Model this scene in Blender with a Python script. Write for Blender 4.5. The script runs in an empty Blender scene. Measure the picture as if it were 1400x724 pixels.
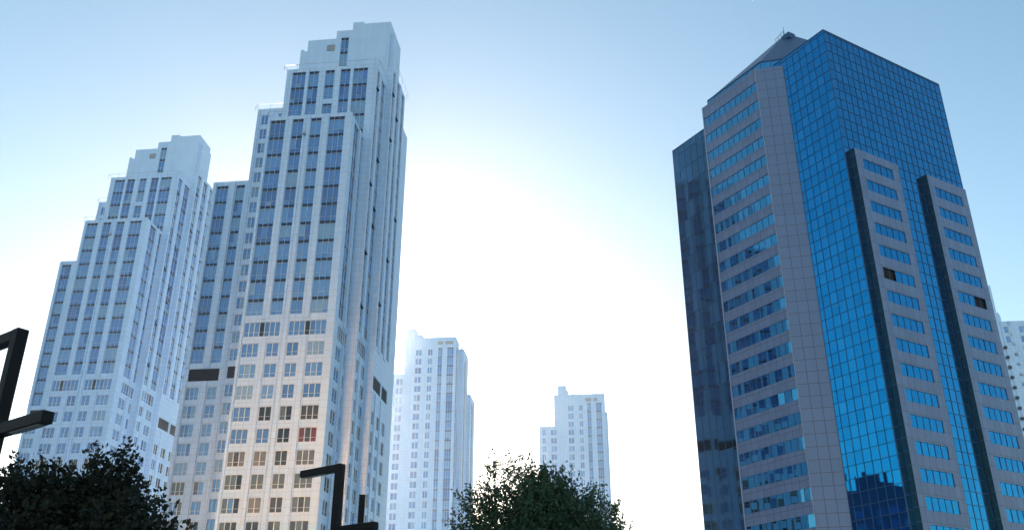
import bpy, math, random
import numpy as np
from mathutils import Vector, Matrix

R = math.radians
scene = bpy.context.scene
COL = scene.collection
rng = random.Random(11)

# ---------------------------------------------------------------- materials
def new_mat(name):
    m = bpy.data.materials.new(name); m.use_nodes = True
    nt = m.node_tree; b = nt.nodes['Principled BSDF']
    return m, nt, b

def simple(name, col, rough=0.5, metal=0.0, ior=1.5, var=0.0):
    m, nt, b = new_mat(name)
    b.inputs['Base Color'].default_value = (*col, 1)
    b.inputs['Roughness'].default_value = rough
    b.inputs['Metallic'].default_value = metal
    b.inputs['IOR'].default_value = ior
    if var:
        tc = nt.nodes.new('ShaderNodeTexCoord')
        n = nt.nodes.new('ShaderNodeTexNoise'); n.inputs['Scale'].default_value = 0.7; n.inputs['Detail'].default_value = 4
        nt.links.new(tc.outputs['Object'], n.inputs['Vector'])
        mr = nt.nodes.new('ShaderNodeMapRange')
        mr.inputs['To Min'].default_value = 1 - var; mr.inputs['To Max'].default_value = 1 + var
        nt.links.new(n.outputs['Fac'], mr.inputs['Value'])
        mx = nt.nodes.new('ShaderNodeVectorMath'); mx.operation = 'SCALE'
        mx.inputs[0].default_value = col
        nt.links.new(mr.outputs['Result'], mx.inputs['Scale'])
        nt.links.new(mx.outputs['Vector'], b.inputs['Base Color'])
    return m

def panel_mat(name, col, joint_col, du, dz, wu, wz, rough=0.55, var=0.05, stain=0.08, uoff=0.0, zoff=0.0, coat=0.0):
    """Cladding: a grid of panels with joints, every panel a shade of its own, faint rain streaks.
    u is x+y of the object (walls run along one of them, chamfers along both)."""
    m, nt, b = new_mat(name)
    N, L = nt.nodes, nt.links
    tc = N.new('ShaderNodeTexCoord'); sep = N.new('ShaderNodeSeparateXYZ'); L.new(tc.outputs['Object'], sep.inputs[0])
    def math_(op, a, c=None, clamp=False):
        n = N.new('ShaderNodeMath'); n.operation = op; n.use_clamp = clamp
        for i, v in enumerate((a, c)):
            if v is None: continue
            if isinstance(v, (int, float)): n.inputs[i].default_value = v
            else: L.new(v, n.inputs[i])
        return n.outputs[0]
    u = math_('ADD', math_('ADD', sep.outputs['X'], sep.outputs['Y']), uoff)
    z = math_('ADD', sep.outputs['Z'], zoff)
    uu = math_('DIVIDE', u, du); zz = math_('DIVIDE', z, dz)
    fu = math_('FRACT', uu); fz = math_('FRACT', zz)
    ju = math_('LESS_THAN', fu, wu / du); jz = math_('LESS_THAN', fz, wz / dz)
    j = math_('MAXIMUM', ju, jz)
    comb = N.new('ShaderNodeCombineXYZ'); L.new(math_('FLOOR', uu), comb.inputs[0]); L.new(math_('FLOOR', zz), comb.inputs[1])
    wn = N.new('ShaderNodeTexWhiteNoise'); wn.noise_dimensions = '2D'; L.new(comb.outputs[0], wn.inputs['Vector'])
    streak = N.new('ShaderNodeTexNoise'); streak.inputs['Scale'].default_value = 1.0; streak.inputs['Detail'].default_value = 5
    mp = N.new('ShaderNodeMapping'); mp.inputs['Scale'].default_value = (1.2, 1.2, 0.06); L.new(tc.outputs['Object'], mp.inputs['Vector']); L.new(mp.outputs[0], streak.inputs['Vector'])
    v = math_('ADD', 1.0, math_('MULTIPLY', math_('SUBTRACT', wn.outputs['Value'], 0.5), 2 * var))
    s = math_('MULTIPLY', math_('SUBTRACT', streak.outputs['Fac'], 0.5), 2 * stain)
    v = math_('ADD', v, s)
    sc = N.new('ShaderNodeVectorMath'); sc.operation = 'SCALE'; sc.inputs[0].default_value = col; L.new(v, sc.inputs['Scale'])
    mix = N.new('ShaderNodeMix'); mix.data_type = 'RGBA'; L.new(j, mix.inputs['Factor'])
    L.new(sc.outputs[0], mix.inputs[6]); mix.inputs[7].default_value = (*joint_col, 1)
    L.new(mix.outputs[2], b.inputs['Base Color'])
    b.inputs['Roughness'].default_value = rough
    if coat:
        b.inputs['Coat Weight'].default_value = coat; b.inputs['Coat Roughness'].default_value = 0.12
    return m

M = {}
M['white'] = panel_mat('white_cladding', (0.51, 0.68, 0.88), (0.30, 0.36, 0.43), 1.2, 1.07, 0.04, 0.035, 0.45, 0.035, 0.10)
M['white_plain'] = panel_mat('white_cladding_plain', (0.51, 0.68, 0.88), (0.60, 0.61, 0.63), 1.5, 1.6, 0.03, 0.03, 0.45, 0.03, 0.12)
M['frame'] = simple('white_window_frame', (0.72, 0.73, 0.74), 0.35)
M['rail'] = simple('galvanised_rail', (0.55, 0.57, 0.60), 0.35, 0.6)
M['louvre'] = simple('dark_louvre', (0.010, 0.016, 0.032), 0.5, var=0.25)
M['band'] = simple('dark_spandrel', (0.016, 0.034, 0.075), 0.18)
M['roof_grey'] = simple('roof_membrane', (0.32, 0.32, 0.33), 0.8, var=0.15)
def glass(name, col, ior=1.9, rough=0.03):
    return simple(name, col, rough, 0.0, ior)
M['g_blue'] = glass('pane_blue', (0.07, 0.21, 0.50), 2.1)
M['g_mid'] = glass('pane_mid_blue', (0.11, 0.28, 0.56), 2.1)
M['g_deep'] = glass('pane_deep_blue', (0.045, 0.14, 0.37), 2.1)
M['g_pale'] = glass('pane_pale_blind', (0.19, 0.35, 0.54), 1.9)
M['g_dark'] = glass('pane_dark_room', (0.018, 0.02, 0.024), 1.6)
M['g_beige'] = glass('pane_beige_curtain', (0.16, 0.155, 0.14), 1.7)
M['g_grey'] = glass('pane_grey_curtain', (0.10, 0.12, 0.125), 1.7)
M['g_brown'] = glass('pane_brown_curtain', (0.045, 0.036, 0.03), 1.7)
M['g_red'] = glass('pane_red_curtain', (0.15, 0.025, 0.03), 1.6)
# office tower
M['mirror'] = simple('blue_mirror_glass', (0.008, 0.285, 0.58), 0.015, 1.0)
M['mirror2'] = simple('blue_mirror_glass_b', (0.012, 0.305, 0.61), 0.015, 1.0)
M['mirror3'] = simple('blue_mirror_glass_c', (0.006, 0.26, 0.54), 0.02, 1.0)
M['rib'] = simple('ribbon_glass', (0.075, 0.33, 0.51), 0.02, 1.0)
M['rib2'] = simple('ribbon_glass_b', (0.065, 0.305, 0.47), 0.02, 1.0)
M['rib3'] = simple('ribbon_glass_c', (0.09, 0.35, 0.53), 0.02, 1.0)
M['slate'] = simple('slate_teal_glass', (0.05, 0.175, 0.28), 0.05, 1.0)
M['slate2'] = simple('slate_teal_glass_b', (0.042, 0.155, 0.25), 0.06, 1.0)
M['teal'] = simple('teal_glass', (0.012, 0.032, 0.04), 0.15, 0.0, 1.6)
M['mull'] = simple('dark_blue_mullion', (0.012, 0.07, 0.17), 0.35)
M['granite'] = panel_mat('lilac_granite', (0.145, 0.205, 0.345), (0.09, 0.09, 0.115), 1.215, 1.6, 0.075, 0.07, 0.35, 0.09, 0.08)
M['granite_ch'] = panel_mat('lilac_granite_chamfer', (0.145, 0.21, 0.35), (0.09, 0.09, 0.115), 0.001, 1.63, 0.0, 0.07, 0.35, 0.05, 0.05, zoff=-0.2)
M['joint'] = simple('granite_joint', (0.09, 0.09, 0.115), 0.6)
M['trim'] = simple('pale_metal_trim', (0.50, 0.51, 0.56), 0.35, 0.3)
M['zinc'] = simple('dark_zinc_roof', (0.028, 0.07, 0.17), 0.4, 0.0, var=0.12)
M['black'] = simple('open_dark_void', (0.006, 0.006, 0.007), 0.9)
M['lamp'] = simple('black_powder_coat', (0.004, 0.004, 0.006), 0.6, 0, 1.3)
M['lens'] = simple('lamp_diffuser_off', (0.10, 0.10, 0.105), 0.4)
M['bark'] = simple('bark', (0.05, 0.04, 0.032), 0.9, var=0.3)

# ---------------------------------------------------------------- mesh helpers
class MB:
    def __init__(s): s.v = []; s.f = []; s.m = []
    def quad(s, a, b, c, d, mi=0):
        i = len(s.v); s.v += [a, b, c, d]; s.f.append((i, i + 1, i + 2, i + 3)); s.m.append(mi)
    def poly(s, pts, mi=0):
        i = len(s.v); s.v += pts; s.f.append(tuple(range(i, i + len(pts)))); s.m.append(mi)
    def box(s, P, u0, u1, z0, z1, d0, d1, mi=0):
        """box in plane P from depth d0 to d1 along the outward normal"""
        c = [P(u, z, d) for d in (d0, d1) for z in (z0, z1) for u in (u0, u1)]
        i = len(s.v); s.v += c
        for q in ((0, 2, 3, 1), (4, 5, 7, 6), (0, 1, 5, 4), (2, 6, 7, 3), (0, 4, 6, 2), (1, 3, 7, 5)):
            s.f.append(tuple(i + k for k in q)); s.m.append(mi)
    def abox(s, x0, x1, y0, y1, z0, z1, mi=0):
        s.box(lambda u, z, d: (u, d, z), x0, x1, z0, z1, y0, y1, mi)
    def tube(s, a, b, r, n=6, mi=0, r2=None):
        a = Vector(a); b = Vector(b); d = (b - a)
        if d.length < 1e-6: return
        d.normalize(); r2 = r if r2 is None else r2
        e = d.orthogonal().normalized(); g = d.cross(e)
        i = len(s.v)
        for p, rr in ((a, r), (b, r2)):
            for k in range(n):
                t = 2 * math.pi * k / n
                s.v.append(tuple(p + (e * math.cos(t) + g * math.sin(t)) * rr))
        for k in range(n):
            s.f.append((i + k, i + (k + 1) % n, i + n + (k + 1) % n, i + n + k)); s.m.append(mi)
        s.f.append(tuple(i + k for k in range(n - 1, -1, -1))); s.m.append(mi)
        s.f.append(tuple(i + n + k for k in range(n))); s.m.append(mi)
    def mesh(s, name, mats):
        me = bpy.data.meshes.new(name)
        me.from_pydata([tuple(p) for p in s.v], [], s.f)
        for k in mats: me.materials.append(M[k])
        me.polygons.foreach_set('material_index', s.m)
        me.update()
        return me
    def build(s, name, mats, parent=None):
        return link(name, s.mesh(name, mats), parent)

def link(name, data, parent=None):
    o = bpy.data.objects.new(name, data); COL.objects.link(o)
    if parent: o.parent = parent
    return o

def thing(name, label, cat, loc, rz=0.0, group=None):
    o = link(name, None); o.location = loc; o.rotation_euler = (0, 0, rz)
    o.empty_display_size = 1
    o['label'] = label; o['category'] = cat
    if group: o['group'] = group
    return o

def front(c):   # wall facing -y at y = c ; u = x
    P = lambda u, z, d=0.0: (u, c - d, z)
    P.place = lambda o, u, z, d=0.0: (setattr(o, 'location', (u, c - d, z)), setattr(o, 'rotation_euler', (0, 0, 0)))
    return P
def right(c):   # wall facing +x at x = c ; u = y
    P = lambda u, z, d=0.0: (c + d, u, z)
    P.place = lambda o, u, z, d=0.0: (setattr(o, 'location', (c + d, u, z)), setattr(o, 'rotation_euler', (0, 0, math.pi / 2)))
    return P
def left(c):    # wall facing -x at x = c ; u = -y
    P = lambda u, z, d=0.0: (c - d, -u, z)
    P.place = lambda o, u, z, d=0.0: (setattr(o, 'location', (c - d, -u, z)), setattr(o, 'rotation_euler', (0, 0, -math.pi / 2)))
    return P

def facade(mb, P, u0, u1, z0, z1, cols, rec=0.22, mi=0, sp=0.0):
    """wall face with real openings. cols = [(a, b, [(za, zb) ...])]; spandrels of a column sit sp behind the face."""
    u = u0
    for a, b, ops in sorted(cols):
        if a - u > 1e-4: mb.quad(P(u, z0), P(a, z0), P(a, z1), P(u, z1), mi)
        z = z0
        for za, zb in sorted(ops):
            za, zb = max(za, z0), min(zb, z1)
            if za - z > 1e-4: mb.quad(P(a, z), P(b, z), P(b, za), P(a, za), mi)
            for q in ((P(a, za), P(b, za), P(b, za, -rec), P(a, za, -rec)), (P(a, zb, -rec), P(b, zb, -rec), P(b, zb), P(a, zb)),
                      (P(a, za), P(a, za, -rec), P(a, zb, -rec), P(a, zb)), (P(b, za, -rec), P(b, za), P(b, zb), P(b, zb, -rec))):
                mb.quad(*q, mi)
            z = zb
        if z1 - z > 1e-4: mb.quad(P(a, z), P(b, z), P(b, z1), P(a, z1), mi)
        u = b
    if u1 - u > 1e-4: mb.quad(P(u, z0), P(u1, z0), P(u1, z1), P(u, z1), mi)

WIN, PANE = {}, {}
PM = ['g_blue', 'g_mid', 'g_deep', 'g_pale', 'g_dark', 'g_beige', 'g_grey', 'g_brown', 'g_red']
def window(parent, P, u0, u1, z0, z1, n, combo, rail=True, rec=0.2):
    """one window: frame with n lights (> pane)"""
    w, h = round(u1 - u0, 2), round(z1 - z0, 2)
    k = (w, h, n, rail)
    if k not in WIN:
        mb = MB(); Q = lambda u, z, d=0.0: (u, -d, z)
        t = 0.06
        mb.box(Q, 0, w, 0, t, 0, 0.08); mb.box(Q, 0, w, h - t, h, 0, 0.08)
        mb.box(Q, 0, t, t, h - t, 0, 0.08); mb.box(Q, w - t, w, t, h - t, 0, 0.08)
        for i in range(1, n):
            x = w * i / n; mb.box(Q, x - 0.055, x + 0.055, t, h - t, 0, 0.10)
        if rail:
            for i in range(n):
                a, b = w * i / n + 0.06, w * (i + 1) / n - 0.06
                mb.box(Q, a, b, h * 0.30, h * 0.30 + 0.03, 0.0, 0.05)
        WIN[k] = mb.mesh('window', ['frame'])
    kp = (w, h, n, combo)
    if kp not in PANE:
        mb = MB()
        for i in range(n):
            a, b = w * i / n, w * (i + 1) / n
            j = [rng.uniform(-0.006, 0.006) for _ in range(4)]
            mb.quad((a, 0.02 + j[0], 0), (b, 0.02 + j[1], 0), (b, 0.02 + j[2], h), (a, 0.02 + j[3], h), PM.index(combo[i]))
        PANE[kp] = mb.mesh('pane', PM)
    o = link('window', WIN[k], parent); P.place(o, u0, z0, -rec + 0.03)
    p = link('pane', PANE[kp], o)
    return o

def strip(parent, P, u0, u1, z0, z1, n, fl, band=0.55, rec=0.2, pal=('g_blue', 'g_blue', 'g_mid', 'g_mid', 'g_deep', 'g_pale'), bandmat='band'):
    """continuous glazed strip through many storeys: panes, a dark spandrel per storey (> mullion_frame)"""
    w, h = u1 - u0, z1 - z0
    mb = MB(); fb = MB(); Q = lambda u, z, d=0.0: (u, -d, z)
    zt = h
    while zt > 0.05:
        zb = max(zt - fl, 0)
        base = rng.choice(pal)
        if zt - band > zb + 0.1:
            low = zb + (zt - band - zb) * 0.27
            for i in range(n):
                a, b = w * i / n, w * (i + 1) / n
                for q0, q1 in ((zb, low), (low, zt - band)):
                    c = base if rng.random() < 0.85 else rng.choice(pal)
                    j = [rng.uniform(-0.008, 0.008) for _ in range(4)]
                    mb.quad((a, 0.03 + j[0], q0), (b, 0.03 + j[1], q0), (b, 0.03 + j[2], q1), (a, 0.03 + j[3], q1), PM.index(c))
            fb.box(Q, 0, w, low - 0.012, low + 0.012, 0.004, 0.045)
        mb.quad((0, 0.0, max(zt - band, zb)), (w, 0.0, max(zt - band, zb)), (w, 0.0, zt), (0, 0.0, zt), len(PM))
        fb.box(Q, 0, w, zt - band - 0.02, zt - band + 0.015, 0.004, 0.04)
        zt = zb
    for i in range(n + 1):
        x = min(max(w * i / n, 0.03), w - 0.03); t = 0.017 if 0 < i < n else 0.01
        fb.box(Q, x - t, x + t, 0, h, 0.006, 0.08)
    o = mb.build('window_strip', PM + [bandmat], parent); P.place(o, u0, z0, -rec + 0.03)
    fb.build('mullion_frame', ['frame'], o)
    return o

def rail_run(mb, pts, out=0.0, h=0.6, r=0.035):
    for a, b in zip(pts[:-1], pts[1:]):
        a, b = Vector(a), Vector(b)
        mb.tube(a + Vector((0, 0, h)), b + Vector((0, 0, h)), r, 5)
        L = (b - a).length; n = max(1, int(L / 2.2))
        for i in range(n + 1):
            p = a + (b - a) * (i / n)
            mb.tube(p + Vector((0, 0, -0.5)), p + Vector((0, 0, h)), r, 4)

FL = 3.205
def combo(n, mood):
    pals = {'blue': ['g_blue', 'g_blue', 'g_mid', 'g_deep', 'g_pale'],
            'mix': ['g_blue', 'g_grey', 'g_dark', 'g_beige', 'g_mid', 'g_brown'],
            'warm': ['g_beige', 'g_dark', 'g_brown', 'g_grey', 'g_dark', 'g_grey', 'g_deep']}[mood]
    a = rng.choice(pals)
    return tuple(a if rng.random() < 0.66 else rng.choice(pals) for _ in range(n))

def open_sash(parent, P, u, z, w=0.55, h=1.0):
    mb = MB(); Q = lambda a, zz, d=0.0: (a, -d, zz)
    mb.poly([(0, 0, h), (w, 0, h), (w, -0.42, 0.06), (0, -0.42, 0.06)], 0)
    mb.poly([(0, 0.01, h), (0, -0.42, 0.06), (0, 0.01, 0.0)], 1)
    mb.poly([(w, 0.01, h), (w, 0.01, 0.0), (w, -0.42, 0.06)], 1)
    o = mb.build('open_sash', ['g_deep', 'black'], parent); P.place(o, u, z, 0.02)

# ---------------------------------------------------------------- the stepped residential tower (two of them stand on the left)
def residential_tower(label, loc, rz, seed, base, warm_from, group):
    rng.seed(seed)
    T = thing('residential_tower', label, 'tower', loc, rz, group)
    zb = base                       # lower end of the walls (ground in local z)
    cut, wide0, wide1, top = 53.1, 49.7, 52.0, 87.9
    rows = [(48.65 - 3.2205 * k - 2.12, 48.65 - 3.2205 * k) for k in range(0, 15) if 48.65 - 3.2205 * k - 2.12 > zb + 4]
    W = ['white']
    count = [0]
    stuff = MB()
    def lows(P, cols, vis, mood='mix', rec=0.2, skip=()):
        for ci, (a, b, n) in enumerate(cols):
            for k, (za, zt) in enumerate(rows):
                if k in skip: continue
                c = combo(n, 'blue' if k < warm_from else mood)
                if k < vis:
                    window(T, P, a, b, za, zt, n, c, True, rec)
                else:      # storeys below the tree line: plain
                    window_low(stuff, P, a, b, za, zt, n, c, rec)
    def window_low(mb, P, a, b, za, zt, n, c, rec):
        for i in range(n):
            x0, x1 = a + (b - a) * i / n, a + (b - a) * (i + 1) / n
            mb.quad(P(x0 + .04, za, -rec), P(x1 - .04, za, -rec), P(x1 - .04, zt, -rec), P(x0 + .04, zt, -rec), PM.index(c[i]))
    # --- F1, the projecting front bay
    F = front(0.0); cols = [(-13.76, -11.22, 3), (-9.97, -8.12, 2), (-6.87, -5.07, 2), (-3.77, -1.12, 3)]
    S = right(0.0); scol = [(2.0, 4.55, 2), (6.2, 7.22, 1)]
    mb = MB()
    facade(mb, F, -14.25, 0, cut, 88.5, [(a, b, [(cut + .02, top)]) for a, b, n in cols])
    facade(mb, F, -14.25, 0, wide0 - .5, cut, [(-13.76, -8.2, [(wide0, wide1)]), (-6.87, -1.12, [(wide0, wide1)])])
    facade(mb, F, -14.25, 0, zb, wide0 - .5, [(a, b, rows) for a, b, n in cols])
    facade(mb, S, 0, 7.4, cut, 88.5, [(a, b, [(cut + .02, top)]) for a, b, n in scol])
    facade(mb, S, 0, 7.4, wide0 - .5, cut, [(2.2, 7.2, [(wide0, wide1)])])
    facade(mb, S, 0, 7.4, zb, wide0 - .5, [(a, b, rows) for a, b, n in scol])
    mb.quad((-14.25, 0, zb), (-14.25, 7.4, zb), (-14.25, 7.4, 88.5), (-14.25, 0, 88.5))
    mb.quad((-14.2, 0.05, 88.1), (-0.05, 0.05, 88.1), (-0.05, 7.4, 88.1), (-14.2, 7.4, 88.1))
    for a, b in ((0, -14.25),):
        mb.abox(-14.25, 0.0, 0.003, 0.3, 88.5, 88.62)
    # proud piers between the window columns and at the corner
    for a, b in ((-14.25, -13.82), (-11.05, -10.05), (-7.98, -7.74), (-7.42, -6.95), (-4.9, -3.85), (-0.46, 0.0)):
        for q0, q1 in ((zb, wide0 - .25), (cut - .7, 88.4)) if a > -12 and a not in (-7.98, -7.42, -0.46) else ((zb, 88.4),):
            mb.box(F, a, b, q0, q1, 0.0015, 0.16)
    mb.box(S, -0.157, 1.1, zb, 88.4, 0.0015, 0.12); mb.box(S, 4.75, 5.9, cut - .7, 88.4, 0.0015, 0.14); mb.box(S, 4.75, 5.9, zb, wide0 - .3, 0.0015, 0.14)
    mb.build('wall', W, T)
    for a, b, n in cols: strip(T, F, a, b, cut + .02, top, n, FL)
    for a, b, n in scol: strip(T, S, a, b, cut + .02, top, n, FL, pal=('g_mid', 'g_deep', 'g_blue'))
    lows(F, cols, 9, 'warm')
    lows(S, scol[:1], 9); lows(S, scol[1:], 9)
    for a, b in ((-13.76, -8.2), (-6.87, -1.12)):
        c = ['g_blue'] * 7; c[rng.randrange(2, 4)] = 'g_dark'; c[4] = 'g_deep'; window(T, F, a, b, wide0, wide1, 7, tuple(c), True, .2)
    window(T, S, 2.2, 7.2, wide0, wide1, 5, ('g_mid', 'g_deep', 'g_deep', 'g_pale', 'g_blue'), True, .2)
    # --- F2, the wider middle tier
    F = front(7.4); S = right(1.43)
    c2 = [(-14.07, -11.62, 3), (-10.97, -9.15, 2), (-7.93, -6.28, 2), (-5.11, -3.36, 2), (-2.77, -0.2, 3)]
    s2 = [(7.85, 9.5, 2), (10.85, 13.5, 2)]
    mb = MB()
    facade(mb, F, -15.15, 1.43, 78, 103.7, [(a, b, [(78.02, 95.9), (96.9, 103.1)] if i == 2 else [(78.02, 103.1)]) for i, (a, b, n) in enumerate(c2)])
    facade(mb, F, -15.15, 1.43, zb, 78, [])
    facade(mb, S, 7.4, 14, cut, 103.7, [(a, b, [(cut + .02, 103.1)]) for a, b, n in s2])
    facade(mb, S, 7.4, 14, wide0 - .5, cut, [(8.0, 13.3, [(wide0, wide1)])])
    facade(mb, S, 7.4, 14, zb, wide0 - .5, [(a, b, rows) for a, b, n in s2])
    mb.quad((-15.15, 7.4, zb), (-15.15, 14, zb), (-15.15, 14, 103.7), (-15.15, 7.4, 103.7))
    mb.quad((-15.1, 7.45, 103.3), (1.38, 7.45, 103.3), (1.38, 14, 103.3), (-15.1, 14, 103.3))
    mb.abox(-15.15, 1.43, 7.403, 7.7, 103.7, 103.82)
    for a, b in ((-11.5, -10.98), (-9.05, -8.0), (-6.2, -5.12), (-3.3, -2.8)): mb.box(F, a, b, 88.7, 103.6, 0.0015, 0.13)
    mb.box(S, 7.25, 7.75, zb, 103.6, 0.0015, 0.12); mb.box(S, 9.6, 10.8, cut - .7, 103.6, 0.0015, 0.13); mb.box(S, 9.6, 10.8, zb, wide0 - .3, 0.0015, 0.13)
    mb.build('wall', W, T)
    for i, (a, b, n) in enumerate(c2):
        if i == 2:
            strip(T, F, a, b, 96.9, 103.1, n, FL); strip(T, F, a, b, 78.02, 95.9, n, FL, band=0.4)
        else: strip(T, F, a, b, 78.02, 103.1, n, FL)
    for a, b, n in s2: strip(T, S, a, b, cut + .02, 103.1, n, FL, pal=('g_mid', 'g_deep', 'g_blue', 'g_pale'))
    lows(S, s2, 9)
    window(T, S, 8.0, 13.3, wide0, wide1, 5, ('g_pale', 'g_mid', 'g_deep', 'g_dark', 'g_blue'), True, .2)
    for u, z in ((8.1, 98.6), (8.1, 79.3), (11.2, 72.8), (8.2, 66.5), (11.3, 85.8), (11.3, 76.1), (8.1, 57.0)): open_sash(T, S, u, z)
    # --- F3, the rear tier with its blank crown
    F = front(14.0); S = right(2.5)
    s3 = [(14.55, 16.25, 2), (17.75, 19.85, 2), (21.35, 23.75, 2)]
    mb = MB()
    facade(mb, F, 1.3, 2.5, zb, 108.3, [])
    lz0, lz1 = 45.75, 48.0
    facade(mb, S, 14, 24.4, cut, 108.3, [(a, b, [(cut + .02, 107.6)]) for a, b, n in s3])
    facade(mb, S, 14, 24.4, lz0 - .6, cut, [(14.7, 19.6, [(lz0, lz1)]), (20.3, 24.0, [(lz0, lz1)])])
    r3 = [r for r in rows if r[1] < lz0 - .7]
    facade(mb, S, 14, 24.4, zb, lz0 - .6, [(a, b, r3) for a, b, n in s3])
    mb.quad((2.5, 24.4, zb), (-15.15, 24.4, zb), (-15.15, 24.4, 108.3), (2.5, 24.4, 108.3))
    mb.quad((-15.15, 14, 100), (-15.15, 24.4, 100), (-15.15, 24.4, 108.3), (-15.15, 14, 108.3))
    mb.quad((-15.1, 14, 107.9), (2.45, 14, 107.9), (2.45, 24.35, 107.9), (-15.1, 24.35, 107.9))
    for a, b in ((13.85, 14.4), (16.4, 17.6), (20.0, 21.2)):
        mb.box(S, a, b, cut - .7, 108.2, 0.0015, 0.13); mb.box(S, a, b, zb, lz0 - .5, 0.0015, 0.13)
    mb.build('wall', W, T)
    for a, b, n in s3: strip(T, S, a, b, cut + .02, 107.6, n, FL, pal=('g_mid', 'g_deep', 'g_pale', 'g_blue'))
    for ci, (a, b, n) in enumerate(s3):
        for k, (za, zt) in enumerate(r3):
            c = combo(n, 'mix')
            if k < 8: window(T, S, a, b, za, zt, n, c, True, .2)
            else: window_low(stuff, S, a, b, za, zt, n, c, .2)
    lv = MB()
    for a, b in ((14.7, 19.6), (20.3, 24.0)):
        lv.quad(S(a, lz0, -.18), S(b, lz0, -.18), S(b, lz1, -.18), S(a, lz1, -.18))
        for i in range(7): z = lz0 + .16 + i * .3; lv.box(S, a + .02, b - .02, z, z + .1, -.177, -.06)
    lv.build('louvre', ['louvre'], T)
    for u, z in ((14.8, 92.2), (18.1, 69.6), (21.7, 79.4), (18.2, 98.8), (14.8, 60.0), (14.8, 102.0)): open_sash(T, S, u, z)
    # crown: blank walls stepping up to the right
    mb = MB()
    F = front(14.003)
    pent = [(-15.75, -15.1, 113.4, 2.5), (-15.1, -14.45, 113.0, 4.0), (-14.45, -8.95, 115.5, 6.0), (-5.85, -3.75, 119.06, 6.5), (-3.75, 1.55, 118.6, 6.2)]
    for a, b, zt, dep in pent:
        mb.abox(a, b, 14.003, 14.003 + dep, 100.0, zt)
    facade(mb, F, -8.95, -5.85, 100, 117.3, [(-7.97, -6.47, [(108.6, 115.6)])])
    mb.quad((-8.95, 14.003, 115), (-8.95, 20, 115), (-8.95, 20, 117.3), (-8.95, 14.003, 117.3)); mb.quad((-8.95, 14.003, 117.3), (-5.85, 14.003, 117.3), (-5.85, 20, 117.3), (-8.95, 20, 117.3)); mb.quad((-8.95, 20, 100), (-5.85, 20, 100), (-5.85, 20, 117.3), (-8.95, 20, 117.3))
    mb.abox(1.553, 2.32, 14.8, 19.5, 107.95, 116.3)
    mb.abox(-3.2, -1.6, 15.5, 17.5, 118.6, 119.5)
    mb.build('crown_wall', ['white_plain'], T)
    strip(T, F, -7.97, -6.47, 108.6, 115.6, 2, FL, band=0.6)
    v = MB(); v.box(F, -10.6, -9.06, 112.65, 114.05, 0.002, 0.09); v.box(F, -10.45, -9.55, 112.8, 113.9, 0.09, 0.12)
    v.build('vent', ['roof_grey'], T)
    # --- ext and wing: the lower slabs behind on the left
    F = front(21.0)
    ec = (-25.0, -23.6, 2); erows = [(103.9 - FL * k - 2.15, 103.9 - FL * k) for k in range(0, 27) if 103.9 - FL * k - 2.15 > zb + 4]
    mb = MB()
    facade(mb, F, -25.85, -15.0, zb, 105.4, [(ec[0], ec[1], erows), (-21.65, -20.9, [(103.2, 104.1)])])
    mb.quad((-25.85, 21, zb), (-25.85, 34, zb), (-25.85, 34, 105.4), (-25.85, 21, 105.4)); mb.quad((-25.8, 21.05, 105), (1, 21.05, 105), (1, 34, 105), (-25.8, 34, 105))
    mb.quad((1, 24, zb), (1, 34, zb), (1, 34, 105), (1, 24, 105)); mb.quad((-25.85, 34, zb), (1, 34, zb), (1, 34, 105), (-25.85, 34, 105))
    mb.box(F, -23.2, -22.6, zb, 105.2, 0.0015, 0.12); mb.box(F, -25.85, -25.3, zb, 105.2, 0.0015, 0.12)
    mb.build('wall', W, T)
    for k, (za, zt) in enumerate(erows):
        if k == 16:
            lv = MB(); lv.quad(F(ec[0], za, -.1), F(ec[1], za, -.1), F(ec[1], zt, -.1), F(ec[0], zt, -.1)); lv.build('louvre', ['louvre'], T)
        elif k < 23: window(T, F, ec[0], ec[1], za, zt, 2, combo(2, 'blue'), True, .2)
        else: window_low(stuff, F, ec[0], ec[1], za, zt, 2, combo(2, 'blue'), .2)
    window(T, F, -21.65, -20.9, 103.2, 104.1, 1, ('g_mid',), False, .2)
    F = front(21.2)
    wc = [(-32.02, -29.75, 3), (-28.2, -26.52, 2)]
    wt = 88.6; wcut = 53.4; wrows = [(49.1 - 3.2 * k - 2.2, 49.1 - 3.2 * k) for k in range(0, 15) if 49.1 - 3.2 * k - 2.2 > zb + 4]
    mb = MB()
    facade(mb, F, -32.75, -25.95, wcut - .02, 89.5, [(a, b, [(wcut, wt)]) for a, b, n in wc])
    facade(mb, F, -32.75, -25.95, 49.7, wcut - .02, [(-32.0, -26.5, [(50.2, 52.4)])])
    facade(mb, F, -32.75, -25.95, zb, 49.7, [(a, b, wrows) for a, b, n in wc])
    mb.quad((-32.75, 21.2, zb), (-32.75, 33, zb), (-32.75, 33, 89.5), (-32.75, 21.2, 89.5)); mb.quad((-32.7, 21.25, 89.1), (-25.9, 21.25, 89.1), (-25.9, 33, 89.1), (-32.7, 33, 89.1))
    mb.quad((-25.95, 21.2, zb), (-25.95, 33, zb), (-25.95, 33, 89.5), (-25.95, 21.2, 89.5)); mb.quad((-32.75, 33, zb), (-25.95, 33, zb), (-25.95, 33, 89.5), (-32.75, 33, 89.5))
    for a, b in ((-29.55, -28.4), (-32.75, -32.1), (-26.42, -25.95)):
        mb.box(F, a, b, wcut - .8, 89.4, 0.0015, 0.14); mb.box(F, a, b, zb, 49.9, 0.0015, 0.14)
    mb.build('wall', W, T)
    for a, b, n in wc:
        strip(T, F, a, b, wcut, wt, n, FL)
        for k, (za, zt) in enumerate(wrows):
            c = combo(n, 'blue' if k < 5 else 'mix')
            if k < 8: window(T, F, a, b, za, zt, n, c, True, .2)
            else: window_low(stuff, F, a, b, za, zt, n, c, .2)
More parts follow.
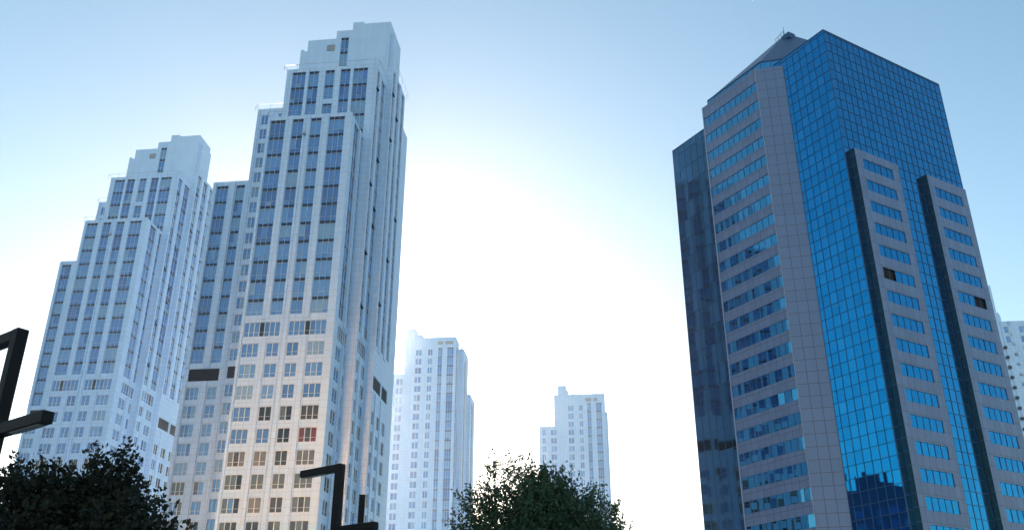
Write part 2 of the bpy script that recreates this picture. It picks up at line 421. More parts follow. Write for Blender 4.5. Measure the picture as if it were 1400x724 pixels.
    lv = MB(); lv.quad(F(-32, 50.2, -.15), F(-26.5, 50.2, -.15), F(-26.5, 52.4, -.15), F(-32, 52.4, -.15))
    for i in range(7): lv.box(F, -31.98, -26.52, 50.35 + i * .3, 50.45 + i * .3, -.147, -.04)
    lv.build('louvre', ['louvre'], T)
    if stuff.f:
        o = stuff.build('window', PM, T); o['kind'] = 'stuff'
    # maintenance rails standing off the parapets
    for pts, hh in (([(-14.3, 3, 88.7), (-14.3, -0.45, 88.7), (0.2, -0.45, 88.7), (0.55, 0.0, 88.7), (0.55, 7.2, 88.7)], .6),
                    ([(-15.6, 12, 103.9), (-15.6, 7.0, 103.9), (1.2, 7.0, 103.9), (1.95, 7.6, 103.9), (1.95, 13.8, 103.9)], .6),
                    ([(3.05, 14.6, 108.5), (3.05, 24.6, 108.5), (2.6, 25.0, 108.5), (-6, 25, 108.5)], .6),
                    ([(-26.4, 26, 105.6), (-26.4, 20.9, 105.6), (-25.8, 20.5, 105.6), (-15.4, 20.5, 105.6)], .6),
                    ([(-32.6, 21.5, 89.4), (-26.1, 21.5, 89.4)], .35)):
        mb = MB(); rail_run(mb, pts, h=hh); mb.build('roof_rail', ['rail'], T)
    ol = MB()      # a small unit bracketed to the pier, as on the second storey from the top
    ol.box(front(0), -8.1, -7.5, 84.6, 85.0, 0.165, 0.42); ol.build('wall_unit', ['roof_grey'], T)
    return T

AZ = 6.55
ex = Vector((math.cos(R(AZ)), -math.sin(R(AZ)), 0)); ey = Vector((math.sin(R(AZ)), math.cos(R(AZ)), 0))
def site(x, y, z=0.0): return tuple(ex * x + ey * y + Vector((0, 0, z)))
GRP = 'stepped white residential towers'
t1 = residential_tower('tallest white stepped tower, lower front lit warm and one window with red curtains', site(-40.8, 124), -R(AZ), 5, 0.0, 3, GRP)
# the one red curtain
for o in t1.children:
    if o.name.startswith('window') and not o.name.startswith('window_') and abs(o.location.x + 3.77) < .02 and o.location.y > -0.1 and abs(o.location.z - (48.65 - 3.2205 * 4 - 2.12)) < .05 and abs(o.rotation_euler.z) < .01:
        for c in o.children:
            me = c.data.copy(); c.data = me
            for p, mi in zip(me.polygons, ('g_red', 'g_brown', 'g_red')): p.material_index = PM.index(mi)
        o['label'] = 'window with red curtains'
t2 = residential_tower('white stepped tower at far left behind the dark trees, shorter in the photo', site(-99.6, 168.8, 7.4), -R(AZ), 23, -7.4, 4, GRP)

# ---------------------------------------------------------------- hazy towers far away
def far_tower(label, D, blocks, cols, strips, louvres, top_boxes, dx=0.0):
    """blocks: (x0,x1,y0,y1,top); cols: (a,b,n,ztop,zbot,plane y); strips: (a,b,n,z0,z1,plane y or ('s',x))"""
    T = thing('residential_tower', label, 'tower', site(dx, D), -R(AZ), 'hazy distant white towers')
    for i, (x0, x1, y0, y1, zt) in enumerate(blocks):
        mb = MB(); F = front(y0); S = right(x1)
        cc = []
        for a, b, n, z1, z0, pl in cols:
            if pl == i:
                rws = []
                z = z1
                while z - 2.2 > z0: rws.append((z - 2.2, z)); z -= FL
                cc.append((a, b, rws))
                for k, (za, zz) in enumerate(rws): window(T, F, a, b, za, zz, n, combo(n, 'blue'), False, .2)
        for a, b, n, z0, z1, pl in strips:
            if pl == i: cc.append((a, b, [(z0, z1)])); strip(T, F, a, b, z0, z1, n, FL, band=.5)
        facade(mb, F, x0, x1, 0, zt, cc)
        sc = [(a, b, [(z0, z1)]) for a, b, n, z0, z1, pl in strips if pl == ('s', i)]
        for a, b, n, z0, z1, pl in strips:
            if pl == ('s', i): strip(T, S, a, b, z0, z1, n, FL, band=.5)
        facade(mb, S, y0, y1, 0, zt, sc)
        mb.quad((x0, y0, 0), (x0, y1, 0), (x0, y1, zt), (x0, y0, zt)); mb.quad((x0, y1, 0), (x1, y1, 0), (x1, y1, zt), (x0, y1, zt))
        mb.quad((x0, y0, zt - .3), (x1, y0, zt - .3), (x1, y1, zt - .3), (x0, y1, zt - .3))
        for a, b, n, z0, z1, pl in strips:
            if pl == i: mb.box(F, b + .2, b + 1.0, 0, zt - .4, .0015, .15)
        mb.build('wall', ['white'], T)
    for a, b, z0, z1, yy in louvres:
        m = MB(); F = front(yy); m.box(F, a, b, z0, z1, .002, .1); m.build('louvre', ['roof_grey'], T)
    for x0, x1, y0, y1, z0, z1 in top_boxes:
        m = MB(); m.abox(x0, x1, y0, y1, z0, z1); m.build('roof_plant', ['white_plain'], T)
    return T
rng.seed(77)
far_tower('hazy white tower right beside the tallest tower and lower than it', 295,
    [(-70.9, -53.3, 0, 7, 113.0), (-77.4, -70.9, 1.0, 10, 100.6), (-57.0, -51.6, 7.0, 17, 110.9), (-56, -50.6, 17, 27, 97.5), (-70.8, -67.7, 1, 6, 116.8)],
    [(-67.2, -65.0, 2, 108.8, 30, 0), (-62.9, -61.3, 2, 108.8, 30, 0), (-73.7, -71.4, 2, 99.0, 30, 1), (-76.8, -75.2, 2, 99.0, 30, 1)],
    [(-59.4, -57.9, 2, 30, 109.2, 0), (-56.2, -54.0, 3, 30, 109.2, 0), (1.5, 4.5, 2, 30, 110, ('s', 0)), (9, 12, 2, 30, 107.5, ('s', 2)), (19, 23, 2, 30, 95, ('s', 3))],
    [(-59.5, -54.2, 110.4, 111.5, 0)],
    [(-67.6, -65.5, 2, 5, 112.6, 114.9), (-64.3, -62.6, 2, 4, 112.7, 113.7), (-52.9, -52.5, 8, 8.4, 110.6, 112.6), (-53.9, -51.9, 8.5, 12, 110.6, 111.4)])
far_tower('smallest hazy white tower, rising behind the round tree in the middle', 352,
    [(-23.8, -4.0, 0, 7, 108.3), (-29.7, -22.6, -0.6, 9, 95.7), (-12, -3.2, 7, 17, 102.8), (-22.3, -19.1, 1, 6, 112.4)],
    [(-18.4, -16.2, 2, 104.0, 30, 0), (-14.1, -12.6, 2, 104.0, 30, 0), (-28.6, -27.2, 2, 94.4, 30, 1), (-25.2, -23.0, 2, 94.4, 30, 1)],
    [(-10.9, -9.4, 2, 30, 104.7, 0), (-7.5, -5.3, 3, 30, 104.7, 0), (9, 12, 2, 30, 100, ('s', 2))],
    [(-11.5, -6.8, 105.4, 106.7, 0)],
    [(-19.05, -18.4, 2, 5, 107.9, 110.7), (-16.9, -15.6, 2, 4, 108, 109.1), (-8.8, -8.4, 2, 2.4, 108, 109.2), (-7.6, -7.2, 2, 2.4, 108, 109.2)])
rng.seed(31)
ft = far_tower('white block half hidden behind the blue glass office, at the right edge', 286,
    [(121.0, 150, 0, 9, 107.3), (98, 122.3, 4, 12, 121.3), (122.3, 123.2, 4, 11, 111.0), (119.8, 121.0, 0.3, 8, 107.0)],
    [(121.6, 124.1, 2, 105.6, 99.9, 0), (126.1, 128.5, 2, 105.6, 30, 0), (130.5, 133, 2, 105.6, 30, 0), (123.0, 124.2, 1, 99.1, 30, 0)],
    [], [], [(122.4, 123.1, 4.5, 6, 111, 112)])
for k in range(13):
    m = MB(); z = 98.2 - FL * k; m.box(front(0), 120.2, 121.1, z, z + .8, .02, .7); m.box(front(0), 120.35, 120.95, z + .1, z + .7, .7, .74)
    m.build('air_conditioner', ['louvre'], ft)

# ---------------------------------------------------------------- blue glass office tower on the right
rng.seed(9)
OT = thing('office_tower', 'blue mirror-glass office tower with lilac granite bays and a dark pyramid roof', 'office tower', (44.486 + .30, 106.53 + .18, 0), R(30.75))
MOD, RW = 1.215, 1.605
GM = ['mirror', 'mirror2', 'mirror3', 'black']
def curtain(P, u0, u1, z0, z1, mod, zphase, rowh, mats=GM[:3], name='curtain_wall', tilt=0.003, mw=0.032):
    n = max(1, round((u1 - u0) / mod)); mod = (u1 - u0) / n
    mb = MB(); mu = MB()
    zs = [z0]; z = zphase - math.floor((zphase - z0) / rowh) * rowh
    while z < z1 - .05:
        if z > z0 + .05: zs.append(z)
        z += rowh
    zs.append(z1)
    for a, b in zip(zs[:-1], zs[1:]):
        for i in range(n):
            x0, x1 = u0 + i * mod, u0 + (i + 1) * mod
            tx, tz = rng.gauss(0, tilt) * mod / 2, rng.gauss(0, tilt) * (b - a) / 2
            mi = rng.choices(range(len(mats)), [6, 2, 2][:len(mats)])[0]
            mb.quad(P(x0, a, -.02 - tx - tz), P(x1, a, -.02 + tx - tz), P(x1, b, -.02 + tx + tz), P(x0, b, -.02 - tx + tz), mi)
    for i in range(n + 1):
        x = u0 + i * mod; mu.box(P, max(x - mw, u0), min(x + mw, u1), z0, z1, -.03, .035)
    for z in zs: mu.box(P, u0, u1, max(z - mw, z0), min(z + mw, z1), -.028, .03)
    o = mb.build(name, mats, OT)
    mu.build('mullion_grid', ['mull'], o)
    return o
A = front(0.0)
Bp = left(0.0)                   # u = -y
TOP = 88.3
AL = 25.9
curtain(A, 0.0, AL, 0, TOP, MOD, 22.2, RW)
curtain(Bp, -9.72, 0.0, 0, TOP, MOD, 33.2, RW)
curtain(Bp, -33.8, -25.0, 0, 85.9, MOD * 1.2, 33.2, RW * 2, mats=['slate', 'slate2', 'slate'], tilt=0.003, mw=0.02)
mb = MB()
mb.box(A, -0.05, 0.05, 0, TOP + .05, -.05, .06)
mb.box(A, 0.05, AL, TOP - .02, TOP + .1, -.3, .05); mb.box(Bp, -9.72, 0.0, TOP - .02, TOP + .09, -.3, .045); mb.box(Bp, -33.8, -25, 85.85, 86.0, -.3, .05)
mb.build('corner_trim', ['mull'], OT)
mb = MB()
mb.quad((AL, 0, 0), (AL, 33.8, 0), (AL, 33.8, 85.9), (AL, 0, TOP)); mb.quad((0, 33.8, 0), (AL, 33.8, 0), (AL, 33.8, 85.9), (0, 33.8, 85.9))
mb.quad((0.1, 0.1, TOP - .3), (AL - .05, 0.1, TOP - .3), (AL - .05, 25.0, TOP - .3), (0.1, 25, TOP - .3)); mb.quad((0.1, 25, 85.6), (AL, 25, 85.6), (AL, 33.7, 85.6), (0.1, 33.7, 85.6))
mb.build('rear_wall', ['zinc'], OT)

def ribbon(P, u0, u1, z0, z1, n, void=(), rec=.1, mats=('rib', 'rib2', 'rib3', 'black')):
    mb = MB(); w = (u1 - u0) / n
    for i in range(n):
        t = rng.gauss(0, .006); t2 = rng.gauss(0, .006); d = -rec + .0
        mi = 3 if i in void else rng.choices([0, 1, 2], [5, 2, 2])[0]
        dd = d - (.25 if i in void else 0)
        mb.quad(P(u0 + i * w, z0, dd - t - t2), P(u0 + (i + 1) * w, z0, dd + t - t2), P(u0 + (i + 1) * w, z1, dd + t + t2), P(u0 + i * w, z1, dd - t + t2), mi)
    o = mb.build('ribbon_window', mats, OT)
    fb = MB()
    for i in range(1, n):
        x = u0 + i * w; fb.box(P, x - .02, x + .02, z0 + .001, z1 - .001, -rec - .02, -rec + .05)
    fb.box(P, u0 + .001, u1 - .001, z0 + .001, z0 + .05, -rec - .03, -rec + .06)
    fb.build('mullion_frame', ['mull'], o)

# granite boxes on the right-hand face
def gran_box(x0, x1, w0, w1, top, void_rows):
    P = front(-0.82)
    rws = [(22.17 - 3.21 * 6 + 3.21 * n - 1.62, 22.17 - 3.21 * 6 + 3.21 * n) for n in range(0, 21) if 22.17 - 3.21 * 6 + 3.21 * n < top - .4]
    mb = MB()
    facade(mb, P, x0, x1, 0, top, [(w0, w1, rws)], rec=.12)
    mb.quad((x0, 0, top), (x1, 0, top), (x1, -.82, top), (x0, -.82, top)); mb.quad((x1, 0, 0), (x1, -.82, 0), (x1, -.82, top), (x1, 0, top))
    o = mb.build('granite_bay', ['granite'], OT)
    L = left(x0); m2 = MB()
    z = 0
    while z < top:
        zt = min(z + 1.605, top); m2.quad(L(0.0, z), L(.82, z), L(.82, zt - .06), L(0.0, zt - .06), 0); m2.quad(L(0, zt - .06), L(.82, zt - .06), L(.82, zt), L(0, zt), 1); z = zt
    m2.build('bay_return', ['teal', 'mull'], o)
    for k, (a, b) in enumerate(rws): ribbon(P, w0, w1, a, b, 5, void_rows.get(k, ()), mats=('mirror3', 'mirror', 'mirror3', 'black'))
gran_box(1.09, 9.86, 2.43, 8.51, 68.4, {15: (0, 1)})
gran_box(16.2, 24.96, 17.5, 23.57, 68.8, {15: (3, 4)})

# projecting granite bay on the left-hand face: chamfer, ribbon-window face, chamfer
p, y1, y2, y3, y4 = 2.9, 7.98, 10.88, 22.75, 25.65
BT = 87.2
P = left(-p)
rws = [(21.5 - 3.177 * 6 + 3.177 * n - 1.62, 21.5 - 3.177 * 6 + 3.177 * n) for n in range(0, 27) if 21.5 - 3.177 * 6 + 3.177 * n < BT - 1]
mb = MB()
facade(mb, P, -y3, -y2, 0, BT, [(-y3 + .14, -y2 - .07, rws)], rec=.12)
mb.quad((0, y1, BT), (-p, y2, BT), (-p, y3, BT), (0, y4, BT))
bay = mb.build('granite_bay', ['granite'], OT)
mb = MB()
mb.quad((0, y1, 0), (-p, y2, 0), (-p, y2, BT), (0, y1, BT)); mb.quad((-p, y3, 0), (0, y4, 0), (0, y4, BT), (-p, y3, BT))
ch = mb.build('granite_chamfer', ['granite_ch'], OT)
mb = MB()
s2_ = math.sqrt(.5)
C45 = lambda u, z, d=0.0: (-u * s2_ - d * s2_, y1 + u * s2_ - d * s2_, z)
for u in (0.03, 1.37, 2.73, 4.07): mb.box(C45, u - .03, u + .03, 0, BT, .001, .012)
mb.build('panel_joint', ['joint'], ch)
mb = MB(); mb.box(P, -y3 - .03, -y3 + .07, 0, BT, -.05, .05); mb.box(P, -y2 - .05, -y2 + .02, 0, BT, -.03, .03); mb.build('edge_trim', ['trim'], bay)
for k, (a, b) in enumerate(rws): ribbon(P, -y3 + .14, -y2 - .07, a, b, 10)

# octagonal penthouse band and pyramid roof
cx, cy, ap, hs = 13.0, 17.0, 14.3, 5.92
octo = [(-ap, hs), (-ap, -hs), (-hs, -ap), (hs, -ap), (ap, -hs), (ap, hs), (hs, ap), (-hs, ap)]
zb0, zb1, za = 85.7, 89.35, 104.6
mb = MB(); mu = MB()
for i in range(8):
    (ax, ay), (bx, by) = octo[i], octo[(i + 1) % 8]
    L_ = math.hypot(bx - ax, by - ay); n = 8
    U = ((bx - ax) / L_, (by - ay) / L_); Nn = (U[1], -U[0])
    if Nn[0] * (ax + bx) + Nn[1] * (ay + by) < 0: Nn = (-Nn[0], -Nn[1])
    Q = lambda u, z, d=0.0: (cx + ax + U[0] * u + Nn[0] * d, cy + ay + U[1] * u + Nn[1] * d, z)
    for k in range(n): mb.quad(Q(L_ * k / n, zb0), Q(L_ * (k + 1) / n, zb0), Q(L_ * (k + 1) / n, zb1), Q(L_ * k / n, zb1), rng.choice([0, 1, 2]))
    for k in range(n + 1): mu.box(Q, L_ * k / n - .04, L_ * k / n + .04, zb0, zb1, -.03, .04)
    mu.box(Q, 0, L_, zb1 - .12, zb1 + .02, -.02, .10)
o = mb.build('penthouse_band', ['rib', 'rib2', 'rib3'], OT); mu.build('mullion_grid', ['mull'], o)
mb = MB()
tr = 0.045
for i in range(8):
    a, b = octo[i], octo[(i + 1) % 8]
    mb.quad((cx + a[0], cy + a[1], zb1), (cx + b[0], cy + b[1], zb1), (cx + b[0] * tr, cy + b[1] * tr, za - .5), (cx + a[0] * tr, cy + a[1] * tr, za - .5))
mb.poly([(cx + a[0] * tr, cy + a[1] * tr, za - .5) for a in octo])
roof = mb.build('pyramid_roof', ['zinc'], OT)
# roof vent, rail along the hip, mast
mb = MB()
g0 = Vector(((octo[1][0] + octo[2][0]) / 2, (octo[1][1] + octo[2][1]) / 2, 0))
def onroof(t, off=0.0, base=None): 
    q = (base or g0); return Vector((cx + q.x * (1 - t), cy + q.y * (1 - t), zb1 + (za - .5 - zb1) * t / (1 - tr) + off))
pv = onroof(.80)
mb.abox(pv.x - .75, pv.x + .75, pv.y - .75, pv.y + .75, pv.z - .6, pv.z + .45); mb.build('roof_vent', ['mull'], roof)
mb = MB(); hip = Vector((octo[1][0], octo[1][1], 0))
pr = [onroof(t, 0, hip) for t in (.60, .70, .80, .90)]
for q in pr: mb.tube(q, q + Vector((0, 0, 1.0)), .05, 5)
for a, b in zip(pr[:-1], pr[1:]): mb.tube(a + Vector((0, 0, 1)), b + Vector((0, 0, 1)), .04, 5)
q = onroof(.93, 0, hip); mb.tube(q, q + Vector((0, 0, 1.7)), .05, 5)
mb.build('roof_rail', ['mull'], roof)

# ---------------------------------------------------------------- low dark block outside the frame on the left (mirrored in the office glass)
OB = thing('office_block', 'dark mid-rise block seen only as a reflection in the blue glass', 'building', (-112, 121, 0), R(-6))
mb = MB()
rng.seed(3)
facade(mb, right(14), -14, 16, 0, 50, [(-13 + 4 * i, -13 + 4 * i + 3, [(2 + 3.4 * k, 4 + 3.4 * k) for k in range(13)]) for i in range(7)], rec=.3)
facade(mb, front(-14), -14, 14, 0, 50, [])
mb.quad((-14, -14, 0), (-14, 16, 0), (-14, 16, 50), (-14, -14, 50)); mb.quad((-14, 16, 0), (14, 16, 0), (14, 16, 50), (-14, 16, 50)); mb.quad((-14, -14, 49.6), (14, -14, 49.6), (14, 16, 49.6), (-14, 16, 49.6))
mb.abox(2, 13.5, -10, 0, 49.5, 52.5); mb.abox(5, 9, 2, 4, 49.5, 51.2); mb.abox(8, 12.8, 6.5, 12, 49.5, 53.6); mb.abox(11, 11.4, 14, 14.4, 49.5, 54.5)
mb.build('wall', ['zinc'], OB)
g = MB(); S = right(14)
for i in range(7):
    g.quad(S(-13 + 4 * i, 1, -.29), S(-10 + 4 * i, 1, -.29), S(-10 + 4 * i, 46, -.29), S(-13 + 4 * i, 46, -.29))
g.build('window_strip', ['g_deep'], OB)

# ---------------------------------------------------------------- added unseen reflector tower behind the camera, bounces warm sun onto the tallest tower
M['satin'] = panel_mat('satin_reflector', (1.0, 0.50, 0.15), (0.4, 0.2, 0.08), 2.4, 1.7, 0.08, 0.08, 0.25, 0.04, 0.04)  # copper tint chosen to warm the sunlight it reflects
M['satin'].node_tree.nodes['Principled BSDF'].inputs['Metallic'].default_value = 1.0
ST = thing('bounce_tower', 'added unseen copper-toned reflector tower behind the viewer, warming the tallest tower', 'tower', (-60, -72, 0), R(180 + 0.8))
mb = MB(); F = front(-10)
facade(mb, F, -17, 17, 0, 96, [(-15.6 + 7 * i, -12.4 + 7 * i, [(3 + 3.6 * k, 4.5 + 3.6 * k) for k in range(25)]) for i in range(5)], rec=.25)
mb.quad((-17, -10, 0), (-17, 10, 0), (-17, 10, 96), (-17, -10, 96)); mb.quad((17, -10, 0), (17, 10, 0), (17, 10, 96), (17, -10, 96)); mb.quad((-17, 10, 0), (17, 10, 0), (17, 10, 96), (-17, 10, 96)); mb.quad((-17, -10, 95.5), (17, -10, 95.5), (17, 10, 95.5), (-17, 10, 95.5))
mb.build('wall', ['satin'], ST)
g = MB()
for i in range(5): g.quad(F(-15.6 + 7 * i, 1, -.24), F(-12.4 + 7 * i, 1, -.24), F(-12.4 + 7 * i, 92, -.24), F(-15.6 + 7 * i, 92, -.24))
g.build('window_strip', ['g_deep'], ST)

# ---------------------------------------------------------------- street lamps
def lamp(label, x, y, az_arm, h, w, up_len, low_z, low_len, group='black angular street lamps'):
    T = thing('street_lamp', label, 'street lamp', (x, y, 0), 0, group)
    d = Vector((math.sin(R(az_arm)), math.cos(R(az_arm)), 0)); s = Vector((d.y, -d.x, 0))
    def bar(mb, a, b, hw, z0, z1, mi=0, bev=True):   # along d from a to b
        Q = lambda u, z, q: tuple(d * u + s * q + Vector((0, 0, z)))
        mb.box(Q, a, b, z0, z1, -hw, hw, mi)
    mb = MB(); bar(mb, -w / 2, w / 2, w / 2, 0, h); o = mb.build('post', ['lamp'], T)
    bv = o.modifiers.new('bevel', 'BEVEL'); bv.width = .008; bv.segments = 2
    mb = MB(); bar(mb, -.2, .2, .2, 0, .04); mb.build('base_plate', ['lamp'], T)
    mb = MB(); bar(mb, w / 2 + .001, up_len, w / 2 - .003, h - w * .95, h - .002); o = mb.build('arm', ['lamp'], T)
    bv = o.modifiers.new('bevel', 'BEVEL'); bv.width = .008; bv.segments = 2
    m2 = MB(); bar(m2, up_len * .35, up_len - .08, w * .3, h - w * .95 - .012, h - w * .95 - .001); m2.build('light_panel', ['lens'], o)
    if low_len:
        mb = MB(); bar(mb, -low_len, -w / 2 - .001, w / 2 - .003, low_z - w * .95, low_z); o = mb.build('arm', ['lamp'], T)
        bv = o.modifiers.new('bevel', 'BEVEL'); bv.width = .008; bv.segments = 2
        m2 = MB(); bar(m2, -low_len + .08, -low_len * .35, w * .3, low_z - w * .95 - .012, low_z - w * .95 - .001); m2.build('light_panel', ['lens'], o)
    return T
LAMP = dict(az_arm=-54, h=5.0, w=.122)
lamp('black angular street lamp cut off by the left edge of the photo', -5.06, 8.93, up_len=1.15, low_z=3.99, low_len=.93, **LAMP)
lamp('black angular street lamp standing before the tallest white tower', -2.80, 15.07, up_len=.90, low_z=4.0, low_len=.88, **LAMP)
T = thing('slim_pole', 'thin dark pole just right of the middle street lamp', 'pole', (-2.86, 17.9, 0))
mb = MB(); mb.abox(-.053, .053, -.053, .053, .03, 5.03); mb.build('shaft', ['lamp'], T)
mb = MB(); mb.abox(-.12, .12, -.12, .12, 0, .03); mb.build('base_plate', ['lamp'], T)
mb = MB(); mb.abox(-.056, .056, -.056, .056, 5.03, 5.05); mb.build('cap', ['lamp'], T)

# ---------------------------------------------------------------- trees
def leaf_mat(name, col, col2, tr):
    m, nt, b = new_mat(name); N, L = nt.nodes, nt.links
    at = N.new('ShaderNodeAttribute'); at.attribute_name = 'tint'
    mix = N.new('ShaderNodeMix'); mix.data_type = 'RGBA'; mix.inputs[6].default_value = (*col, 1); mix.inputs[7].default_value = (*col2, 1)
    L.new(at.outputs['Fac'], mix.inputs['Factor']); L.new(mix.outputs[2], b.inputs['Base Color'])
    b.inputs['Roughness'].default_value = .6; b.inputs['Specular IOR Level'].default_value = .15
    t = N.new('ShaderNodeBsdfTranslucent'); L.new(mix.outputs[2], t.inputs['Color'])
    ms = N.new('ShaderNodeMixShader'); ms.inputs[0].default_value = tr
    L.new(b.outputs[0], ms.inputs[1]); L.new(t.outputs[0], ms.inputs[2]); L.new(ms.outputs[0], N['Material Output'].inputs['Surface'])
    return m
M['leaf'] = leaf_mat('green_leaf', (0.032, 0.075, 0.045), (0.06, 0.105, 0.055), .10)
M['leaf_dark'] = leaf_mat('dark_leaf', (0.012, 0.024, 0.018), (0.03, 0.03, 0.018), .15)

def tree(name, label, loc, trunk_h, lobes, n_twigs, leaf, seed, mat, group=None, vis_z=0.0):
    T = thing(name, label, 'tree', loc, 0, group)
    r = np.random.default_rng(seed); rr = random.Random(seed)
    # woody part
    mb = MB(); p = Vector((0, 0, 0)); rad = .17; pts = [p]
    for k in range(5):
        q = p + Vector((rr.uniform(-.08, .08), rr.uniform(-.08, .08), trunk_h / 5)); mb.tube(p, q, rad, 8, 0, rad * .88); p = q; rad *= .88; pts.append(p)
    limbs = []
    for (x, y, z, rx, ry, rz, dens) in lobes:
        a = pts[-1 - rr.randrange(0, 2)]; c = Vector((x, y, z)) 
        m1 = a.lerp(c, .5) + Vector((rr.uniform(-.2, .2), rr.uniform(-.2, .2), .15))
        mb.tube(a, m1, .075, 6, 0, .05); mb.tube(m1, c, .05, 6, 0, .028); limbs.append(c)
        for j in range(9):
            t = r.normal(size=3); t /= np.linalg.norm(t); t[2] = abs(t[2]) * .8 + .1
            e = c + Vector((t[0] * rx, t[1] * ry, t[2] * rz)) * rr.uniform(.6, .92)
            s_ = m1.lerp(c, rr.uniform(.3, 1)); mid = s_.lerp(e, .5) + Vector((0, 0, .08))
            mb.tube(s_, mid, .024, 5, 0, .016); mb.tube(mid, e, .016, 4, 0, .006)
    mb.build('trunk', ['bark'], T)
    # leaves in sprigs
    V = []; Tn = []
    tot = sum(l[6] * l[3] * l[5] for l in lobes)
    for (x, y, z, rx, ry, rz, dens) in lobes:
        n = int(n_twigs * dens * rx * rz / tot)
        d = r.normal(size=(n, 3)); d /= np.linalg.norm(d, axis=1, keepdims=True)
        rad = r.random(n) ** .45
        wob = 1 + .16 * np.sin(d[:, 0] * 5 + seed) * np.cos(d[:, 2] * 6 + 2 * seed) + .10 * np.sin(d[:, 1] * 9 + d[:, 2] * 7)
        c = np.array([x, y, z]) + d * rad[:, None] * wob[:, None] * np.array([rx, ry, rz])
        if vis_z: 
            keep = (c[:, 2] > vis_z) | (r.random(n) < .4); c = c[keep]; d = d[keep]; n = len(c)
        grow = d * .5 + np.array([0, 0, .75]) + r.normal(size=(n, 3)) * .3
        grow /= np.linalg.norm(grow, axis=1, keepdims=True)
        k = 11; sl = leaf * 3.2
        tpos = np.linspace(0, 1, k)
        for j in range(k):
            base = c + grow * (tpos[j] * sl) + r.normal(size=(n, 3)) * leaf * .25
            ld = r.normal(size=(n, 3)) + grow * .6; ld /= np.linalg.norm(ld, axis=1, keepdims=True)
            sd = np.cross(ld, r.normal(size=(n, 3))); sd /= np.linalg.norm(sd, axis=1, keepdims=True) + 1e-9
            ln = leaf * r.uniform(.65, 1.25, (n, 1)); wd = ln * .30
            nrm = np.cross(ld, sd)
            q = np.stack([base, base + ld * ln * .45 + sd * wd - nrm * ln * .05, base + ld * ln, base + ld * ln * .45 - sd * wd - nrm * ln * .05], 1)
            V.append(q.reshape(-1, 3)); Tn.append(np.repeat(r.random(n), 4))
    V = np.concatenate(V); Tn = np.concatenate(Tn); nq = len(V) // 4
    me = bpy.data.meshes.new('crown'); me.vertices.add(len(V)); me.vertices.foreach_set('co', V.astype(np.float32).ravel())
    me.loops.add(nq * 4); me.loops.foreach_set('vertex_index', np.arange(nq * 4, dtype=np.int32))
    me.polygons.add(nq); me.polygons.foreach_set('loop_start', np.arange(0, nq * 4, 4, dtype=np.int32))
    me.update(calc_edges=True)
    a = me.attributes.new('tint', 'FLOAT', 'POINT'); a.data.foreach_set('value', Tn.astype(np.float32))
    me.materials.append(M[mat]); me.validate()
    link('crown', me, T)
    return T
tree('leafy_tree', 'round dark green tree in the bottom middle, in front of the smallest tower', (.6, 26, 0), 3.6,
     [(-.25, 0, 5.5, 1.45, 1.4, 1.98, 1.2), (-1.55, -.2, 5.15, .68, .8, 1.5, .75), (.75, .3, 5.35, 1.25, 1.3, 1.8, .95), (1.6, 0, 5.0, .95, 1.0, 1.5, 1.0), (.2, -.3, 5.5, .9, .9, 1.5, .9), (2.35, .2, 4.75, .42, .5, 1.15, .8), (.2, 0, 4.6, 2.2, 2.0, 1.1, .8)],
     7200, .095, 4, 'leaf', vis_z=5.2)
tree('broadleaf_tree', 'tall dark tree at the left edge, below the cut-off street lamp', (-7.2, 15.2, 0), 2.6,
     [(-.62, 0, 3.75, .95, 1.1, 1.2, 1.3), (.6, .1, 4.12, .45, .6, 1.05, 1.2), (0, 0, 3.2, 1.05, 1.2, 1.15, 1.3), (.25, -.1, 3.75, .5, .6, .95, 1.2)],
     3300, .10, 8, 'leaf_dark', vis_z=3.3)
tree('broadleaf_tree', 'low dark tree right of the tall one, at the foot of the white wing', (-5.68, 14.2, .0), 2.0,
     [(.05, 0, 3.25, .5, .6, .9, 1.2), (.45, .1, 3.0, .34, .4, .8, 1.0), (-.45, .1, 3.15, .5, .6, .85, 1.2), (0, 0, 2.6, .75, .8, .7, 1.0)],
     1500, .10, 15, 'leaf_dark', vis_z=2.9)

# ---------------------------------------------------------------- ground, air, sky, sun, camera
def structure(o): o['kind'] = 'structure'; return o
gm = panel_mat('pale_paving', (0.45, 0.45, 0.45), (0.28, 0.28, 0.28), 1.2, 50, .02, .0, .8, .06, .1)
M['paving'] = gm
mb = MB(); mb.quad((-2500, -2500, 0), (2500, -2500, 0), (2500, 2500, 0), (-2500, 2500, 0)); structure(mb.build('ground', ['paving']))

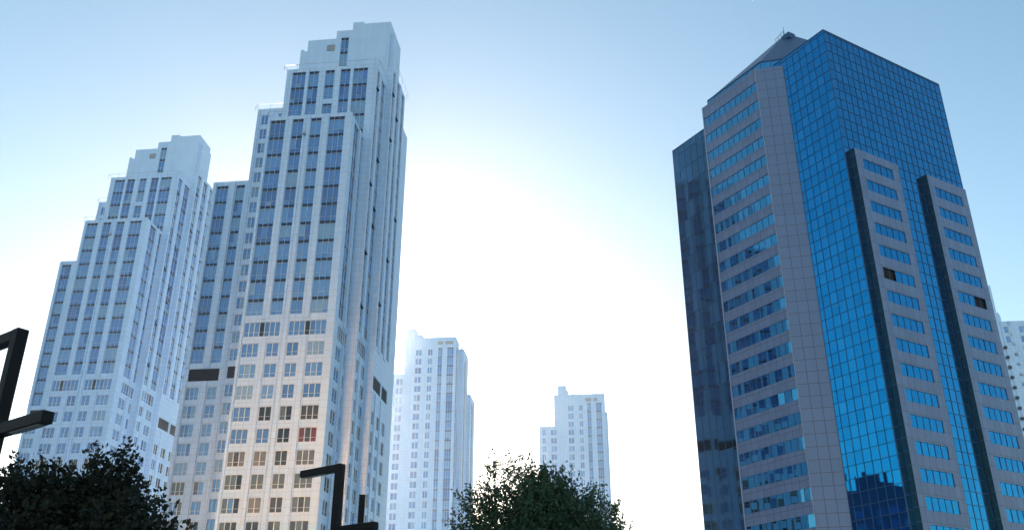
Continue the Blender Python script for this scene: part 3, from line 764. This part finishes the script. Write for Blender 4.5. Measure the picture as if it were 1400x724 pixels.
HAZE = 0.00011
mb = MB(); X = 2600; hzc = [(x, y, z) for z in (-1.0, 138.0) for y in (-X, X) for x in (-X, X)]
mb.v = hzc; mb.f = [(0, 2, 3, 1), (4, 5, 7, 6), (0, 1, 5, 4), (2, 6, 7, 3), (0, 4, 6, 2), (1, 3, 7, 5)]; mb.m = [0] * 6
hz = bpy.data.materials.new('haze'); hz.use_nodes = True; nt = hz.node_tree; nt.nodes.clear()
out = nt.nodes.new('ShaderNodeOutputMaterial'); pv = nt.nodes.new('ShaderNodeVolumePrincipled')
pv.inputs['Color'].default_value = (.93, .95, .98, 1); pv.inputs['Density'].default_value = HAZE; pv.inputs['Anisotropy'].default_value = .87
nt.links.new(pv.outputs[0], out.inputs['Volume']); M['haze'] = hz
o = mb.build('haze', ['haze']); o['kind'] = 'stuff'

SUN_AZ, SUN_EL = -10.0, 15.0
w = bpy.data.worlds.new('World'); scene.world = w; w.use_nodes = True
nt = w.node_tree; bg = nt.nodes['Background']
sky = nt.nodes.new('ShaderNodeTexSky'); sky.sky_type = 'NISHITA'; sky.sun_disc = False
sky.sun_elevation = R(SUN_EL); sky.sun_rotation = R(SUN_AZ); sky.air_density = 1.0; sky.dust_density = 0.4; sky.ozone_density = 0.6; sky.altitude = 50
hs = nt.nodes.new('ShaderNodeHueSaturation'); hs.inputs['Saturation'].default_value = 1.1; hs.inputs['Hue'].default_value = .485
nt.links.new(sky.outputs[0], hs.inputs['Color']); nt.links.new(hs.outputs[0], bg.inputs['Color']); bg.inputs['Strength'].default_value = .15
sl = bpy.data.lights.new('sun', 'SUN'); sl.energy = 5.0; sl.angle = R(.53); sl.color = (1, .91, .79)
so = bpy.data.objects.new('sun', sl); COL.objects.link(so)
dvec = Vector((math.sin(R(SUN_AZ)) * math.cos(R(SUN_EL)), math.cos(R(SUN_AZ)) * math.cos(R(SUN_EL)), math.sin(R(SUN_EL))))
so.rotation_euler = dvec.to_track_quat('Z', 'Y').to_euler(); so.location = (0, 0, 200)

cam = bpy.data.cameras.new('camera'); co = bpy.data.objects.new('camera', cam); COL.objects.link(co)
co.location = (0, 0, 1.6); co.rotation_euler = (R(90 + 24.85), 0, 0)
cam.sensor_width = 36; cam.lens = 1264.5 / 1400 * 36; cam.clip_end = 12000; cam.clip_start = .1
scene.camera = co
scene.view_settings.view_transform = 'Standard'; scene.view_settings.look = 'None'; scene.view_settings.gamma = 1
scene.view_settings.exposure = 0.6
scene.render.engine = 'CYCLES'
scene.cycles.use_denoising = True; scene.cycles.sample_clamp_indirect = 0; scene.cycles.blur_glossy = 0.0
scene.cycles.max_bounces = 8; scene.cycles.volume_bounces = 1; scene.cycles.glossy_bounces = 5; scene.cycles.diffuse_bounces = 3
